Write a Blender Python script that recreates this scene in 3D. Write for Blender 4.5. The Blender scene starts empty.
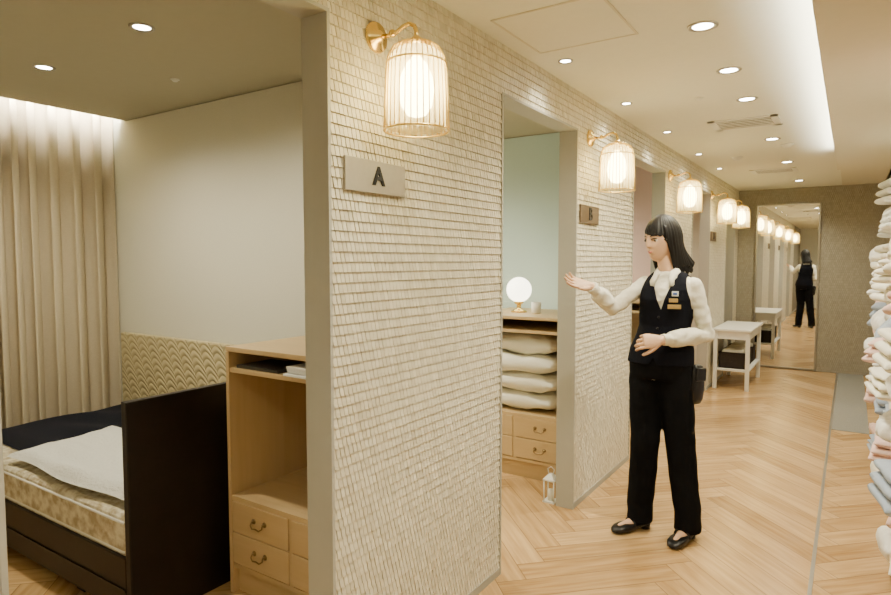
import bpy, bmesh, math, random
from mathutils import Vector, Matrix
from mathutils import noise as mn
random.seed(7)
SC=bpy.context.scene
COL=SC.collection
V=Vector

# ------------------------------------------------------------------ materials
def mat_new(name):
    m=bpy.data.materials.new(name); m.use_nodes=True
    nt=m.node_tree; b=nt.nodes["Principled BSDF"]
    return m,nt,b
def M(nt,op,a,b=None,c=None):
    n=nt.nodes.new("ShaderNodeMath"); n.operation=op
    for i,x in enumerate((a,b,c)):
        if x is None: continue
        if isinstance(x,(int,float)): n.inputs[i].default_value=x
        else: nt.links.new(x,n.inputs[i])
    return n.outputs[0]
def mixc(nt,f,a,b):
    n=nt.nodes.new("ShaderNodeMix"); n.data_type='RGBA'
    for s,x in ((n.inputs[0],f),(n.inputs[6],a),(n.inputs[7],b)):
        if isinstance(x,(int,float)): s.default_value=x
        elif isinstance(x,tuple): s.default_value=(x[0],x[1],x[2],1)
        else: nt.links.new(x,s)
    return n.outputs[2]
def bump(nt,b,h,dist=0.002,strength=1.0):
    n=nt.nodes.new("ShaderNodeBump"); n.inputs["Distance"].default_value=dist
    n.inputs["Strength"].default_value=strength
    nt.links.new(h,n.inputs["Height"]); nt.links.new(n.outputs[0],b.inputs["Normal"])
def objco(nt):
    return nt.nodes.new("ShaderNodeTexCoord").outputs["Object"]
def noise(nt,vec,scale,detail=2):
    n=nt.nodes.new("ShaderNodeTexNoise"); n.inputs["Scale"].default_value=scale
    n.inputs["Detail"].default_value=detail
    if vec is not None: nt.links.new(vec,n.inputs["Vector"])
    return n.outputs["Fac"]
def comb(nt,x,y,z=0.0):
    n=nt.nodes.new("ShaderNodeCombineXYZ")
    for i,v in enumerate((x,y,z)):
        if isinstance(v,(int,float)): n.inputs[i].default_value=v
        else: nt.links.new(v,n.inputs[i])
    return n.outputs[0]
def sep(nt,v):
    n=nt.nodes.new("ShaderNodeSeparateXYZ"); nt.links.new(v,n.inputs[0]); return n.outputs
def simple(name,col,rough=0.6,metal=0.0,nscale=None,namt=0.08,bd=0.0,emit=None,es=0,spec=None):
    m,nt,b=mat_new(name)
    b.inputs["Roughness"].default_value=rough; b.inputs["Metallic"].default_value=metal
    if spec is not None: b.inputs["Specular IOR Level"].default_value=spec
    c2=tuple(max(0,x*(1-namt*2)) for x in col)
    f=noise(nt,objco(nt),nscale or 8,3)
    nt.links.new(mixc(nt,f,tuple(min(1,x*(1+namt)) for x in col),c2),b.inputs["Base Color"])
    if bd: bump(nt,b,noise(nt,objco(nt),(nscale or 8)*2,4),bd)
    if emit: 
        b.inputs["Emission Color"].default_value=(*emit,1); b.inputs["Emission Strength"].default_value=es
    return m
def wood(name,c1,c2,axis=0,rough=0.45):
    m,nt,b=mat_new(name)
    s=sep(nt,objco(nt))
    sc=[18.0,18.0,18.0]; sc[axis]=1.2
    v=comb(nt,M(nt,'MULTIPLY',s[0],sc[0]),M(nt,'MULTIPLY',s[1],sc[1]),M(nt,'MULTIPLY',s[2],sc[2]))
    f=noise(nt,v,1.6,5)
    nt.links.new(mixc(nt,f,c1,c2),b.inputs["Base Color"]); b.inputs["Roughness"].default_value=rough
    bump(nt,b,f,0.0008,.4)
    return m
TW,TR=.0185,.031   # mosaic tile pitch
def tile_col_mat(name,axis,c1,c2,w,h,bumpd=0.0,grout=None):
    m,nt,b=mat_new(name)
    g=nt.nodes.new("ShaderNodeNewGeometry"); s=sep(nt,g.outputs["Position"])
    z=M(nt,'DIVIDE',s[2],h); row=M(nt,'FLOOR',z); fz=M(nt,'SUBTRACT',z,row)
    off=M(nt,'MULTIPLY',M(nt,'MODULO',row,2.0),0.5)
    y=M(nt,'ADD',M(nt,'DIVIDE',M(nt,'ADD',s[axis],24.0),w),off); colm=M(nt,'FLOOR',y); fy=M(nt,'SUBTRACT',y,colm)
    wn=nt.nodes.new("ShaderNodeTexWhiteNoise"); wn.noise_dimensions='2D'
    nt.links.new(comb(nt,colm,row),wn.inputs["Vector"]); rnd=wn.outputs["Value"]
    big=noise(nt,g.outputs["Position"],60,3)
    fac=M(nt,'ADD',M(nt,'MULTIPLY',rnd,0.75),M(nt,'MULTIPLY',big,0.25))
    col=mixc(nt,fac,c1,c2)
    b.inputs["Roughness"].default_value=0.38
    if bumpd:
        ex=M(nt,'MINIMUM',fy,M(nt,'SUBTRACT',1.0,fy))
        mask=M(nt,'MULTIPLY',M(nt,'MINIMUM',M(nt,'MULTIPLY',ex,8.0),1.0),M(nt,'MINIMUM',M(nt,'MULTIPLY',fz,8.0),1.0))
        col=mixc(nt,mask,grout,col)
        bump(nt,b,M(nt,'MULTIPLY',mask,M(nt,'ADD',M(nt,'SUBTRACT',1.0,fz),rnd)),bumpd,1.0)
    else: bump(nt,b,big,.0008,.6)
    nt.links.new(col,b.inputs["Base Color"])
    return m
def floor_mat():
    m,nt,b=mat_new("herringbone_oak")
    g=nt.nodes.new("ShaderNodeNewGeometry"); s=sep(nt,g.outputs["Position"])
    w=0.135; n=6.0
    k=1/(math.sqrt(2)*w)
    x=M(nt,'MULTIPLY',M(nt,'ADD',M(nt,'ADD',s[0],s[1]),40.0),k)
    y=M(nt,'MULTIPLY',M(nt,'ADD',M(nt,'SUBTRACT',s[1],s[0]),40.0),k)
    i=M(nt,'FLOOR',x); j=M(nt,'FLOOR',y); fx=M(nt,'SUBTRACT',x,i); fy=M(nt,'SUBTRACT',y,j)
    mm=M(nt,'FLOORED_MODULO',M(nt,'SUBTRACT',i,j),2*n)
    hor=M(nt,'LESS_THAN',mm,n-0.5)
    q=M(nt,'SUBTRACT',2*n-1,mm)
    def sel(a,bb):
        return M(nt,'ADD',M(nt,'MULTIPLY',hor,a),M(nt,'MULTIPLY',M(nt,'SUBTRACT',1.0,hor),bb))
    along=sel(M(nt,'ADD',mm,fx),M(nt,'ADD',q,fy))
    across=sel(fy,fx)
    ida=sel(M(nt,'SUBTRACT',i,mm),M(nt,'ADD',i,0.37)); idb=sel(j,M(nt,'SUBTRACT',j,q))
    wn=nt.nodes.new("ShaderNodeTexWhiteNoise"); wn.noise_dimensions='2D'
    nt.links.new(comb(nt,ida,idb),wn.inputs["Vector"]); rnd=wn.outputs["Value"]
    gv=comb(nt,M(nt,'MULTIPLY',along,0.28),M(nt,'MULTIPLY',across,3.5),M(nt,'MULTIPLY',rnd,50.0))
    gr=noise(nt,gv,1.6,8)
    g2=M(nt,'MULTIPLY',M(nt,'SUBTRACT',gr,0.5),1.5)
    f=M(nt,'ADD',M(nt,'ADD',M(nt,'MULTIPLY',rnd,0.65),0.18),g2)
    fc=nt.nodes.new("ShaderNodeClamp"); nt.links.new(f,fc.inputs[0])
    col=mixc(nt,fc.outputs[0],(0.66,0.44,0.21),(0.36,0.205,0.075))
    ea=M(nt,'MINIMUM',across,M(nt,'SUBTRACT',1.0,across))
    el=M(nt,'MINIMUM',along,M(nt,'SUBTRACT',n,along))
    e=M(nt,'MINIMUM',ea,el); line=M(nt,'MINIMUM',M(nt,'MULTIPLY',e,45.0),1.0)
    col=mixc(nt,line,(0.20,0.115,0.05),col)
    nt.links.new(col,b.inputs["Base Color"]); b.inputs["Roughness"].default_value=0.22
    bump(nt,b,line,0.0012,.6)
    return m

MT={}
MT['floor']=floor_mat()
MT['tile']=tile_col_mat("relief_mosaic_cream",1,(0.77,0.72,0.575),(0.59,0.54,0.41),TW,TR)
MT['tileback']=simple("mosaic_grout",(0.26,0.23,0.17),.9,0,20,.05)
MT['tile_end']=tile_col_mat("relief_mosaic_brown",0,(0.38,0.35,0.28),(0.31,0.285,0.22),.022,.032,.004,(0.26,0.235,0.18))
MT['jamb']=simple("greige_metal_frame",(0.41,0.40,0.345),.5,0.0,20,.03)
MT['ceil']=simple("ceiling_plaster",(0.81,0.80,0.685),.9,0,30,.02)
MT['ceil_booth']=simple("booth_ceiling_dimmed",(0.47,0.445,0.335),.9,0,30,.02)  # ceiling colour darkened to carry the dimness of the booths
MT['soffit']=simple("soffit_paint",(0.70,0.66,0.53),.9,0,30,.02)
MT['white']=simple("white_paint",(0.80,0.79,0.72),.5,0,12,.03)
MT['cream']=simple("cream_paint",(0.74,0.73,0.64),.8,0,12,.03)
MT['mint']=simple("mint_wallpaper",(0.58,0.73,0.70),.85,0,90,.02,.0006)
MT['pink']=simple("pink_wallpaper",(0.88,0.64,0.58),.85,0,90,.02,.0006)
MT['beige']=simple("beige_linen_wallpaper",(0.69,0.665,0.55),.85,0,140,.05,.0008)
MT['brass']=simple("polished_brass",(0.83,0.60,0.20),.22,1.0,20,.05)
MT['pbrass']=simple("gold_wire",(0.88,0.66,0.24),.3,1.0,20,.03)
MT['dbrass']=simple("aged_brass",(0.30,0.21,0.10),.35,1.0,20,.05)
MT['glow']=simple("glowing_bulb_glass",(1,.95,.85),.4,0,5,.01,emit=(1.0,.87,.52),es=34)
MT['globe']=simple("glowing_opal_globe",(1,.97,.9),.3,0,5,.01,emit=(1.0,.92,.70),es=6)
MT['cove']=simple("cove_led",(1,.97,.9),.4,0,5,.01,emit=(1.0,.96,.80),es=100)
MT['cove2']=simple("curtain_cove_led",(1,.97,.9),.4,0,5,.01,emit=(1.0,.96,.82),es=430)
MT['lens']=simple("downlight_lens",(1,.97,.9),.3,0,5,.01,emit=(1.0,.95,.80),es=30)
MT['steel']=simple("brushed_steel",(0.45,0.43,0.39),.35,.9,30,.05)
MT['signplate']=simple("brushed_nickel_sign_plate",(0.46,0.43,0.36),.42,.6,60,.05)
MT['signdark']=simple("sign_plate_darkened",(0.13,0.09,0.052),.5,.1,60,.05)  # same kind of plate as A, its darker reflection put into the colour
MT['black']=simple("black_letter",(0.004,0.004,0.005),.6)
MT['mirror']=simple("mirror_silver",(0.86,0.86,0.84),.015,1.0,3,.0)
MT['wood']=wood("light_ash_wood",(0.64,0.47,0.25),(0.49,0.34,0.16),0)
MT['woodv']=wood("light_ash_wood_vertical",(0.64,0.47,0.25),(0.49,0.34,0.16),2)
MT['dark']=simple("espresso_wood",(0.012,0.007,0.005),.4,0,14,.2,spec=.3)
MT['navy']=simple("black_cotton_cover",(0.010,0.011,0.018),.9,0,60,.1,.002,spec=.1)
MT['pad']=simple("white_quilted_cotton",(0.80,0.80,0.76),.95,0,45,.04,.008)
MT['pillow']=simple("ivory_pillow_cotton",(0.80,0.77,0.65),.95,0,14,.03,.003)
MT['pillow_w']=simple("white_pillow_cotton",(0.82,0.82,0.78),.95,0,14,.03,.006)
MT['pillow_p']=simple("blush_pillow_cotton",(0.78,0.56,0.50),.95,0,14,.03,.006)
MT['pillow_b']=simple("blue_grey_pillow_cotton",(0.36,0.42,0.52),.95,0,14,.03,.006)
MT['carpet']=simple("grey_carpet",(0.27,0.26,0.225),.95,0,120,.15,.002)
MT['skin']=simple("skin",(0.66,0.42,0.27),.5,0,10,.03)
MT['lip']=simple("lips",(0.50,0.16,0.12),.4)
MT['eyew']=simple("eye_white",(0.80,0.77,0.72),.25)
MT['hair']=simple("black_hair",(0.006,0.005,0.0045),.5,0,30,.2,spec=.25)
MT['shirt']=simple("white_blouse_cotton",(0.74,0.71,0.59),.85,0,7,.03,.010)
MT['vest']=simple("black_wool_vest",(0.007,0.0075,0.012),.9,0,60,.1,.001,spec=.08)
MT['trouser']=simple("black_trouser_cloth",(0.005,0.005,0.006),.9,0,8,.1,.006,spec=.08)
MT['shoe']=simple("black_leather",(0.008,0.007,0.007),.3,spec=.4)
MT['gold']=simple("gold_badge",(0.70,0.50,0.20),.3,.6)
MT['blue']=simple("blue_badge",(0.05,0.13,0.45),.4)
MT['basket']=simple("dark_wicker",(0.04,0.030,0.024),.8,0,60,.3,.004,spec=.2)
MT['paper']=simple("white_paper",(0.82,0.82,0.80),.8)
MT['grille']=simple("dark_grille",(0.05,0.045,0.04),.5)
def shade_mat():
    m=bpy.data.materials.new("pale_gold_ribbed_glass"); m.use_nodes=True; nt=m.node_tree
    for n in list(nt.nodes): 
        if n.type!='OUTPUT_MATERIAL': nt.nodes.remove(n)
    out=[n for n in nt.nodes if n.type=='OUTPUT_MATERIAL'][0]
    tr=nt.nodes.new("ShaderNodeBsdfTransparent"); tr.inputs[0].default_value=(1,.95,.74,1)
    tl=nt.nodes.new("ShaderNodeBsdfTranslucent"); tl.inputs[0].default_value=(1,.91,.58,1)
    gl_=nt.nodes.new("ShaderNodeBsdfGlossy"); gl_.inputs["Roughness"].default_value=.15; gl_.inputs[0].default_value=(1,.9,.7,1)
    m1=nt.nodes.new("ShaderNodeMixShader"); m1.inputs[0].default_value=.45
    nt.links.new(tr.outputs[0],m1.inputs[1]); nt.links.new(tl.outputs[0],m1.inputs[2])
    m2=nt.nodes.new("ShaderNodeMixShader"); m2.inputs[0].default_value=.06
    nt.links.new(m1.outputs[0],m2.inputs[1]); nt.links.new(gl_.outputs[0],m2.inputs[2])
    nt.links.new(m2.outputs[0],out.inputs[0]); return m
MT['shade']=shade_mat()
def curtain_mat():
    m,nt,b=mat_new("beige_curtain_cloth")
    f=noise(nt,objco(nt),120,2)
    nt.links.new(mixc(nt,f,(0.64,0.55,0.40),(0.54,0.46,0.32)),b.inputs["Base Color"])
    b.inputs["Roughness"].default_value=.9; b.inputs["Specular IOR Level"].default_value=.2
    return m
MT['curtain']=curtain_mat()
def wave_mat():
    m,nt,b=mat_new("wave_quilted_fabric")
    s=sep(nt,objco(nt))
    zz=M(nt,'MULTIPLY',s[2],24.0)
    x=M(nt,'ADD',M(nt,'MULTIPLY',s[0],9.0),M(nt,'MULTIPLY',s[2],3.4))
    fx=M(nt,'FRACT',x)
    arc=M(nt,'SINE',M(nt,'MULTIPLY',fx,math.pi))
    saw=M(nt,'MULTIPLY',fx,0.7)
    ph=M(nt,'FRACT',M(nt,'ADD',zz,M(nt,'ADD',M(nt,'MULTIPLY',arc,-1.0),saw)))
    h=M(nt,'SINE',M(nt,'MULTIPLY',ph,math.pi))
    nt.links.new(mixc(nt,M(nt,'POWER',h,0.6),(0.41,0.33,0.17),(0.56,0.475,0.28)),b.inputs["Base Color"])
    b.inputs["Roughness"].default_value=.5
    bump(nt,b,h,0.006,.8)
    return m
MT['wave']=wave_mat()
def mattress_mat():
    m,nt,b=mat_new("quilted_damask_ticking")
    h=noise(nt,objco(nt),26,3)
    hc=nt.nodes.new("ShaderNodeClamp"); nt.links.new(M(nt,'ADD',M(nt,'MULTIPLY',M(nt,'SUBTRACT',h,.5),3.5),.5),hc.inputs[0])
    nt.links.new(mixc(nt,hc.outputs[0],(0.42,0.34,0.21),(0.72,0.67,0.52)),b.inputs["Base Color"])
    b.inputs["Roughness"].default_value=.8; bump(nt,b,h,.02,.7)
    return m
MT['ticking']=mattress_mat()

# ------------------------------------------------------------------ mesh builder
class MB:
    def __init__(s): s.bm=bmesh.new()
    def _mat(s,fs,mi,smooth):
        for f in fs: f.material_index=mi; f.smooth=smooth
    def box(s,x0,x1,y0,y1,z0,z1,bev=0.0,mi=0,seg=2,rot=None):
        r=bmesh.ops.create_cube(s.bm,size=1)
        vs=r['verts']
        for v in vs: v.co=V((x0+(v.co.x+.5)*(x1-x0),y0+(v.co.y+.5)*(y1-y0),z0+(v.co.z+.5)*(z1-z0)))
        fs=list({f for v in vs for f in v.link_faces})
        if bev>0:
            es=list({e for v in vs for e in v.link_edges})
            rr=bmesh.ops.bevel(s.bm,geom=es,offset=bev,segments=seg,affect='EDGES',profile=.5)
            fs=list({f for v in rr['verts'] for f in v.link_faces}|{f for f in fs if f.is_valid})
        s._mat(fs,mi,False)
        return fs
    def loft(s,rings,mi=0,smooth=True,cap=True,close=True):
        R=[[s.bm.verts.new(p) for p in ring] for ring in rings]
        n=len(R[0]); fs=[]
        for a,b in zip(R[:-1],R[1:]):
            for i in range(n if close else n-1):
                j=(i+1)%n
                fs.append(s.bm.faces.new((a[i],a[j],b[j],b[i])))
        if cap and close:
            fs.append(s.bm.faces.new(list(reversed(R[0])))); fs.append(s.bm.faces.new(R[-1]))
        s._mat(fs,mi,smooth); return fs
    def tube(s,pts,rad,seg=12,mi=0,flat=None,smooth=True,rounded=False):
        pts=[V(p) for p in pts]
        if isinstance(rad,(int,float)): rad=[rad]*len(pts)
        rad=list(rad)
        if rounded:
            d0=(pts[0]-pts[1]).normalized(); d1=(pts[-1]-pts[-2]).normalized()
            r0,r1=rad[0],rad[-1]
            pts=[pts[0]+d0*r0*.95,pts[0]+d0*r0*.6]+pts+[pts[-1]+d1*r1*.6,pts[-1]+d1*r1*.95]
            rad=[r0*.3,r0*.8]+rad+[r1*.8,r1*.3]
        rings=[]; up=None
        for i,p in enumerate(pts):
            if i==0: t=pts[1]-pts[0]
            elif i==len(pts)-1: t=pts[-1]-pts[-2]
            else: t=(pts[i+1]-pts[i]).normalized()+(pts[i]-pts[i-1]).normalized()
            t=t.normalized()
            if up is None:
                up=V((0,0,1)) if abs(t.z)<.9 else V((1,0,0))
            a=up-t*up.dot(t); a.normalize(); b=t.cross(a); up=a
            rings.append([p+(a*math.cos(k*2*math.pi/seg)+b*math.sin(k*2*math.pi/seg))*rad[i] for k in range(seg)])
        return s.loft(rings,mi,smooth)
    def lathe(s,prof,c=(0,0,0),seg=24,mi=0,axis='z',cap=True,smooth=True):
        c=V(c); rings=[]
        for r,z in prof:
            ring=[]
            for k in range(seg):
                a=k*2*math.pi/seg; x,y=math.cos(a)*max(r,1e-5),math.sin(a)*max(r,1e-5)
                ring.append(c+(V((x,y,z)) if axis=='z' else V((z,x,y)) if axis=='x' else V((x,z,y))))
            rings.append(ring)
        return s.loft(rings,mi,smooth,cap)
    def sphere(s,c,r,mi=0,u=20,v=12,rot=None):
        res=bmesh.ops.create_uvsphere(s.bm,u_segments=u,v_segments=v,radius=1)
        rr=V(r) if not isinstance(r,(int,float)) else V((r,r,r))
        for q in res['verts']:
            p=V((q.co.x*rr.x,q.co.y*rr.y,q.co.z*rr.z))
            if rot is not None: p=rot@p
            q.co=p+V(c)
        fs=list({f for q in res['verts'] for f in q.link_faces}); s._mat(fs,mi,True)
        return fs
    def mesh(s,name,mats,recalc=True):
        if recalc: bmesh.ops.recalc_face_normals(s.bm,faces=s.bm.faces[:])
        me=bpy.data.meshes.new(name); s.bm.to_mesh(me); s.bm.free()
        for m in mats: me.materials.append(MT[m] if isinstance(m,str) else m)
        return me
def link(o): COL.objects.link(o); return o
def root(name,label,cat,loc=(0,0,0),rz=0,group=None):
    e=bpy.data.objects.new(name,None); e.empty_display_size=.1; e.location=loc; e.rotation_euler=(0,0,rz)
    e["label"]=label; e["category"]=cat
    if group: e["group"]=group
    return link(e)
def part(parent,name,mb,mats,label=None,loc=None):
    me=mb.mesh(name,mats) if isinstance(mb,MB) else mb
    o=bpy.data.objects.new(name,me); o.parent=parent
    if loc: o.location=loc
    if label: o["label"]=label
    return link(o)
def solo(name,mb,mats,label,cat,loc=(0,0,0),rz=0,group=None):
    me=mb.mesh(name,mats) if isinstance(mb,MB) else mb
    o=bpy.data.objects.new(name,me); o.location=loc; o.rotation_euler=(0,0,rz)
    o["label"]=label; o["category"]=cat
    if group:o["group"]=group
    return link(o)
def struct(name,mb,mats,label=None,recalc=True):
    me=mb.mesh(name,mats,recalc) if isinstance(mb,MB) else mb
    o=bpy.data.objects.new(name,me); o["kind"]="structure"
    o["label"]=label or name.replace('_',' '); o["category"]="room structure"
    return link(o)
def copy_tree(o,loc,rz=None,**props):
    n=o.copy(); n.location=loc
    if rz is not None: n.rotation_euler=(0,0,rz)
    for k,v in props.items(): n[k]=v
    COL.objects.link(n)
    def rec(src,dst):
        for c in src.children:
            cc=c.copy(); cc.parent=dst; COL.objects.link(cc); rec(c,cc)
    rec(o,n); return n
def light(parent,kind,loc,energy,col=(1,.92,.78),**kw):
    d=bpy.data.lights.new("bulb_light",kind); d.energy=energy; d.color=col
    for k,v in kw.items(): setattr(d,k,v)
    o=bpy.data.objects.new("bulb_light",d); o.location=loc
    if parent: o.parent=parent
    return link(o)

# ------------------------------------------------------------------ room
WX=-1.265; WI=-1.365; H=2.32; DH=2.105; EY=9.0
YB=-3.0
openings=[(0.467,1.303),(2.364,3.213),(4.265,5.11),(6.165,7.01),(8.06,8.65)]
piers=[]; y=YB
for a,b in openings: piers.append((y,a)); y=b
piers.append((y,EY))
mb=MB()
TT=.006
def wbox(y0,y1,z0,z1):
    fs=mb.box(WI,WX-TT,y0,y1,z0,z1)
    for f in fs:
        f.normal_update()
        f.material_index=2 if f.normal.x>.9 else 1
for a,b in piers: wbox(a,b,0,H)
for a,b in openings: wbox(a,b,DH,H)
rt=random.Random(5)
def tiles(y0,y1,z0,z1):
    bm=mb.bm; xb=WX-TT
    r0=int(math.floor(z0/TR)); r1=int(math.ceil(z1/TR))
    for r in range(r0,r1):
        za=max(z0,r*TR+.0009); zb=min(z1,(r+1)*TR-.0003)
        if zb-za<.003: continue
        off=(r%2)*.5
        c0=int(math.floor((y0+24)/TW+off)); c1=int(math.ceil((y1+24)/TW+off))
        for c in range(c0,c1):
            ya=(c-off)*TW-24+.0015; yb=ya+TW-.0030
            ya=max(ya,y0); yb=min(yb,y1)
            if yb-ya<.003: continue
            base=.0038+rt.uniform(0,.0014); t=rt.uniform(-.0004,.0004); lean=.0023+rt.uniform(0,.0010)
            p=[V((xb,ya,za)),V((xb,yb,za)),V((xb,yb,zb)),V((xb,ya,zb)),
               V((xb+base+lean-t,ya,za)),V((xb+base+lean+t,yb,za)),V((xb+base-lean+t,yb,zb)),V((xb+base-lean-t,ya,zb))]
            v=[bm.verts.new(q) for q in p]
            for idx in ((4,5,6,7),(0,1,5,4),(1,2,6,5),(2,3,7,6),(3,0,4,7)):
                f=bm.faces.new([v[i] for i in idx]); f.material_index=0
for i,(a,b) in enumerate(piers):
    tiles(max(a,-.6)+.010,b-.010,.035,H)
for a,b in openings: tiles(a-.010,b+.010,DH+.010,H)
struct("wall_left",mb,['tile','jamb','tileback'],"cream relief mosaic wall with booth openings",recalc=False)
k=1
for a,b in openings:
    mb=MB()
    mb.box(WX-.008,WX+.004,a-.0105,a+.0005,0,DH+.0105); mb.box(WX-.008,WX+.004,b-.0005,b+.0105,0,DH+.0105)
    mb.box(WX-.008,WX+.004,a,b,DH-.0005,DH+.0105)
    struct("trim_%d"%k,mb,['jamb'],"thin metal trim around booth opening"); k+=1
mb=MB()
for a,b in piers: mb.box(WX-.007,WX+.004,a+.012,b-.012,0,.035,.001)
struct("baseboard_left",mb,['jamb'],"thin greige baseboard")
mb=MB(); mb.box(-4.5,1.7,YB-.1,EY+.1,-.1,0)
struct("floor",mb,['floor'],"oak herringbone floor")
mb=MB(); mb.box(-.108,-.092,YB,EY,-.01,.002)
struct("trim_%d"%k,mb,['steel'],"metal floor divider strip"); k+=1
mb=MB(); mb.box(-.09,.17,5.95,EY,-.01,.004)
struct("floor_carpet",mb,['carpet'],"grey carpet floor area")
mb=MB(); mb.box(WX-.1,.35,YB,EY,H,H+.1)
struct("ceiling",mb,['ceil'],"cream plaster corridor ceiling")
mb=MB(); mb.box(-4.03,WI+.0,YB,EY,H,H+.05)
struct("ceiling_booth",mb,['ceil_booth'],"booth ceiling with dimness put in its colour")
mb=MB(); mb.box(-4.5,-3.8,YB,EY,2.60,2.66); mb.box(-3.86,-3.8,YB,EY,2.36,2.6)
struct("ceiling_recess",mb,['ceil'],"recess above the curtain")
mb=MB()
mb.box(-.12,1.6,YB,6.1,2.15,2.19); mb.box(-.12,-.10,YB,6.1,2.19,2.225); mb.box(.33,.37,YB,6.1,2.19,2.32)
mb.box(-.12,1.6,6.06,6.1,2.19,2.32+.3)
struct("ceiling_soffit",mb,['soffit'],"lowered soffit with light cove")
mb=MB(); mb.box(.30,1.6,6.1,EY,2.60,2.66); mb.box(.29,.33,6.1,EY,2.32,2.62)
mb.box(-.12,.30,6.1,EY,2.318,2.322)
struct("ceiling_raised",mb,['soffit'],"raised ceiling")
mb=MB(); mb.box(-.06,-.02,YB+.1,6.0,2.191,2.205)
solo("cove_light_strip",mb,['cove'],"warm LED strip hidden in the ceiling cove","light strip")
mb=MB(); mb.box(-4.5,1.7,EY,EY+.1,0,2.66)
struct("wall_end",mb,['tile_end'],"brown relief mosaic end wall")
mb=MB(); mb.box(1.6,1.7,YB,EY,0,2.66); struct("wall_right",mb,['cream'],"cream shop wall")
mb=MB(); mb.box(-4.5,1.7,YB-.1,YB,0,2.66); struct("wall_rear",mb,['cream'],"cream rear wall")
mb=MB(); mb.box(-4.5,-4.4,YB,EY,0,2.66); struct("wall_back",mb,['cream'],"cream back wall of booths")
parts=[(0.367,0.467,'beige'),(2.265,2.364,'beige'),(4.165,4.265,'mint'),(6.065,6.165,'pink'),(7.96,8.06,'beige')]
for i,(a,b,mm) in enumerate(parts):
    mb=MB(); mb.box(-4.4,WI,a,b,0,2.315); mb.box(-4.4,-4.03,a,b,2.315,2.60)
    struct("wall_partition_%d"%(i+1),mb,[mm],"papered booth partition wall")

# curtain
def curtain(y0,y1):
    mb=MB(); n=int((y1-y0)/.006); rows=14; grid=[]
    ph=[]; p=0
    for i in range(n+1):
        p+=.006*2*math.pi/(.125+.035*math.sin(i*.031)+.03*math.sin(i*.0137+2)); ph.append(p)
    for j in range(rows+1):
        z=.015+(2.56-.015)*j/rows; amp=.055-.012*j/rows
        grid.append([V((-4.18+amp*math.sin(ph[i])+.010*math.sin(ph[i]*.37+j*.05)+.003*math.sin(ph[i]*2.3+j*.3),y0+(y1-y0)*i/n+.014*math.cos(ph[i]*2),z)) for i in range(n+1)])
    mb.loft(grid,close=False,cap=False)
    return mb
c=solo("curtain",curtain(.48,2.25),['curtain'],"beige pleated floor-length curtain along booth wall","curtain")
c.modifiers.new("s",'SOLIDIFY').thickness=.003
mb=MB(); mb.box(-4.02,-3.98,.48,2.25,2.375,2.395)
solo("cove_light_strip",mb,['cove2'],"warm LED strip above the curtain","light strip")

# ------------------------------------------------------------------ headboard wall panel
mb=MB(); mb.box(-4.09,-2.17,2.225,2.263,.30,.92,.012)
solo("padded_wall_panel",mb,['wave'],"gold-beige padded wall panel with wavy quilting beside bed","wall panel")

# bed
bed=root("bed","dark-framed single bed with quilted mattress against padded panel","bed",(-2.22,1.22,0))
BL=-1.84
mb=MB(); mb.box(-.035,0,0,1.0,0.0,.875,.004); part(bed,"footboard",mb,['dark'],"espresso wood end board")
mb=MB(); mb.box(BL+.03,-.035,0,.03,.05,.27,.004); mb.box(BL+.03,-.035,.97,1.0,.05,.27,.004); mb.box(BL,BL+.03,0,1.0,.0,.42,.004)
mb.box(BL+.03,-.035,.03,.97,.2,.25); mb.box(-1.7,-1.64,.04,.1,0,.2); mb.box(-.5,-.44,.04,.1,0,.2)
mb.box(BL+.03,-.035,-.006,0,.14,.15)
part(bed,"bed_frame",mb,['dark'])
mb=MB(); mb.box(BL+.035,-.04,.01,.985,.255,.43,.03,seg=3)
mb.tube([(BL+.06,.012,.285),(-.06,.012,.285)],.006,8,1); mb.tube([(BL+.06,.012,.40),(-.06,.012,.40)],.006,8,1)
part(bed,"mattress",mb,['ticking','white'],"quilted beige damask mattress")
def cloth(x0,x1,y0,y1,z,amp,th,skew=0,seed=0,fold=None):
    rnd=random.Random(seed); mb=MB(); nx,ny=70,50; ks=[(rnd.uniform(-20,20),rnd.uniform(-20,20),rnd.uniform(0,6)) for _ in range(8)]
    def pt(i,j,t):
        u=i/nx;v=j/ny
        e=min(u,1-u,v,1-v); edge=min(1,e*14)
        zz=z+amp*sum(math.sin(a*u+b*v+c) for a,b,c in ks)/3*edge+amp
        return V((x0+(x1-x0)*u+skew*(v-.5)+.015*math.sin(v*11),y0+(y1-y0)*v+.014*math.sin(u*9),zz+(th*math.sqrt(edge) if t else 0)))
    top=[[mb.bm.verts.new(pt(i,j,1)) for i in range(nx+1)] for j in range(ny+1)]
    bot=[[mb.bm.verts.new(pt(i,j,0)) for i in range(nx+1)] for j in range(ny+1)]
    for j in range(ny):
        for i in range(nx):
            mb.bm.faces.new((top[j][i],top[j][i+1],top[j+1][i+1],top[j+1][i])).smooth=True
            mb.bm.faces.new((bot[j][i],bot[j+1][i],bot[j+1][i+1],bot[j][i+1])).smooth=True
    for i in range(nx):
        mb.bm.faces.new((bot[0][i],bot[0][i+1],top[0][i+1],top[0][i])); mb.bm.faces.new((bot[ny][i+1],bot[ny][i],top[ny][i],top[ny][i+1]))
    for j in range(ny):
        mb.bm.faces.new((bot[j+1][0],bot[j][0],top[j][0],top[j+1][0])); mb.bm.faces.new((bot[j][nx],bot[j+1][nx],top[j+1][nx],top[j][nx]))
    return mb
solo("bed_cover",cloth(-4.02,-2.262,1.36,2.215,.428,.008,.03,seed=3),['navy'],"black cotton cover spread over the mattress","bedding")
solo("mattress_pad",cloth(-3.36,-2.27,1.25,1.78,.455,.012,.034,seed=5,skew=-.06),['pad'],"white wrinkled quilted pad lying on the bed","bedding")

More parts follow.
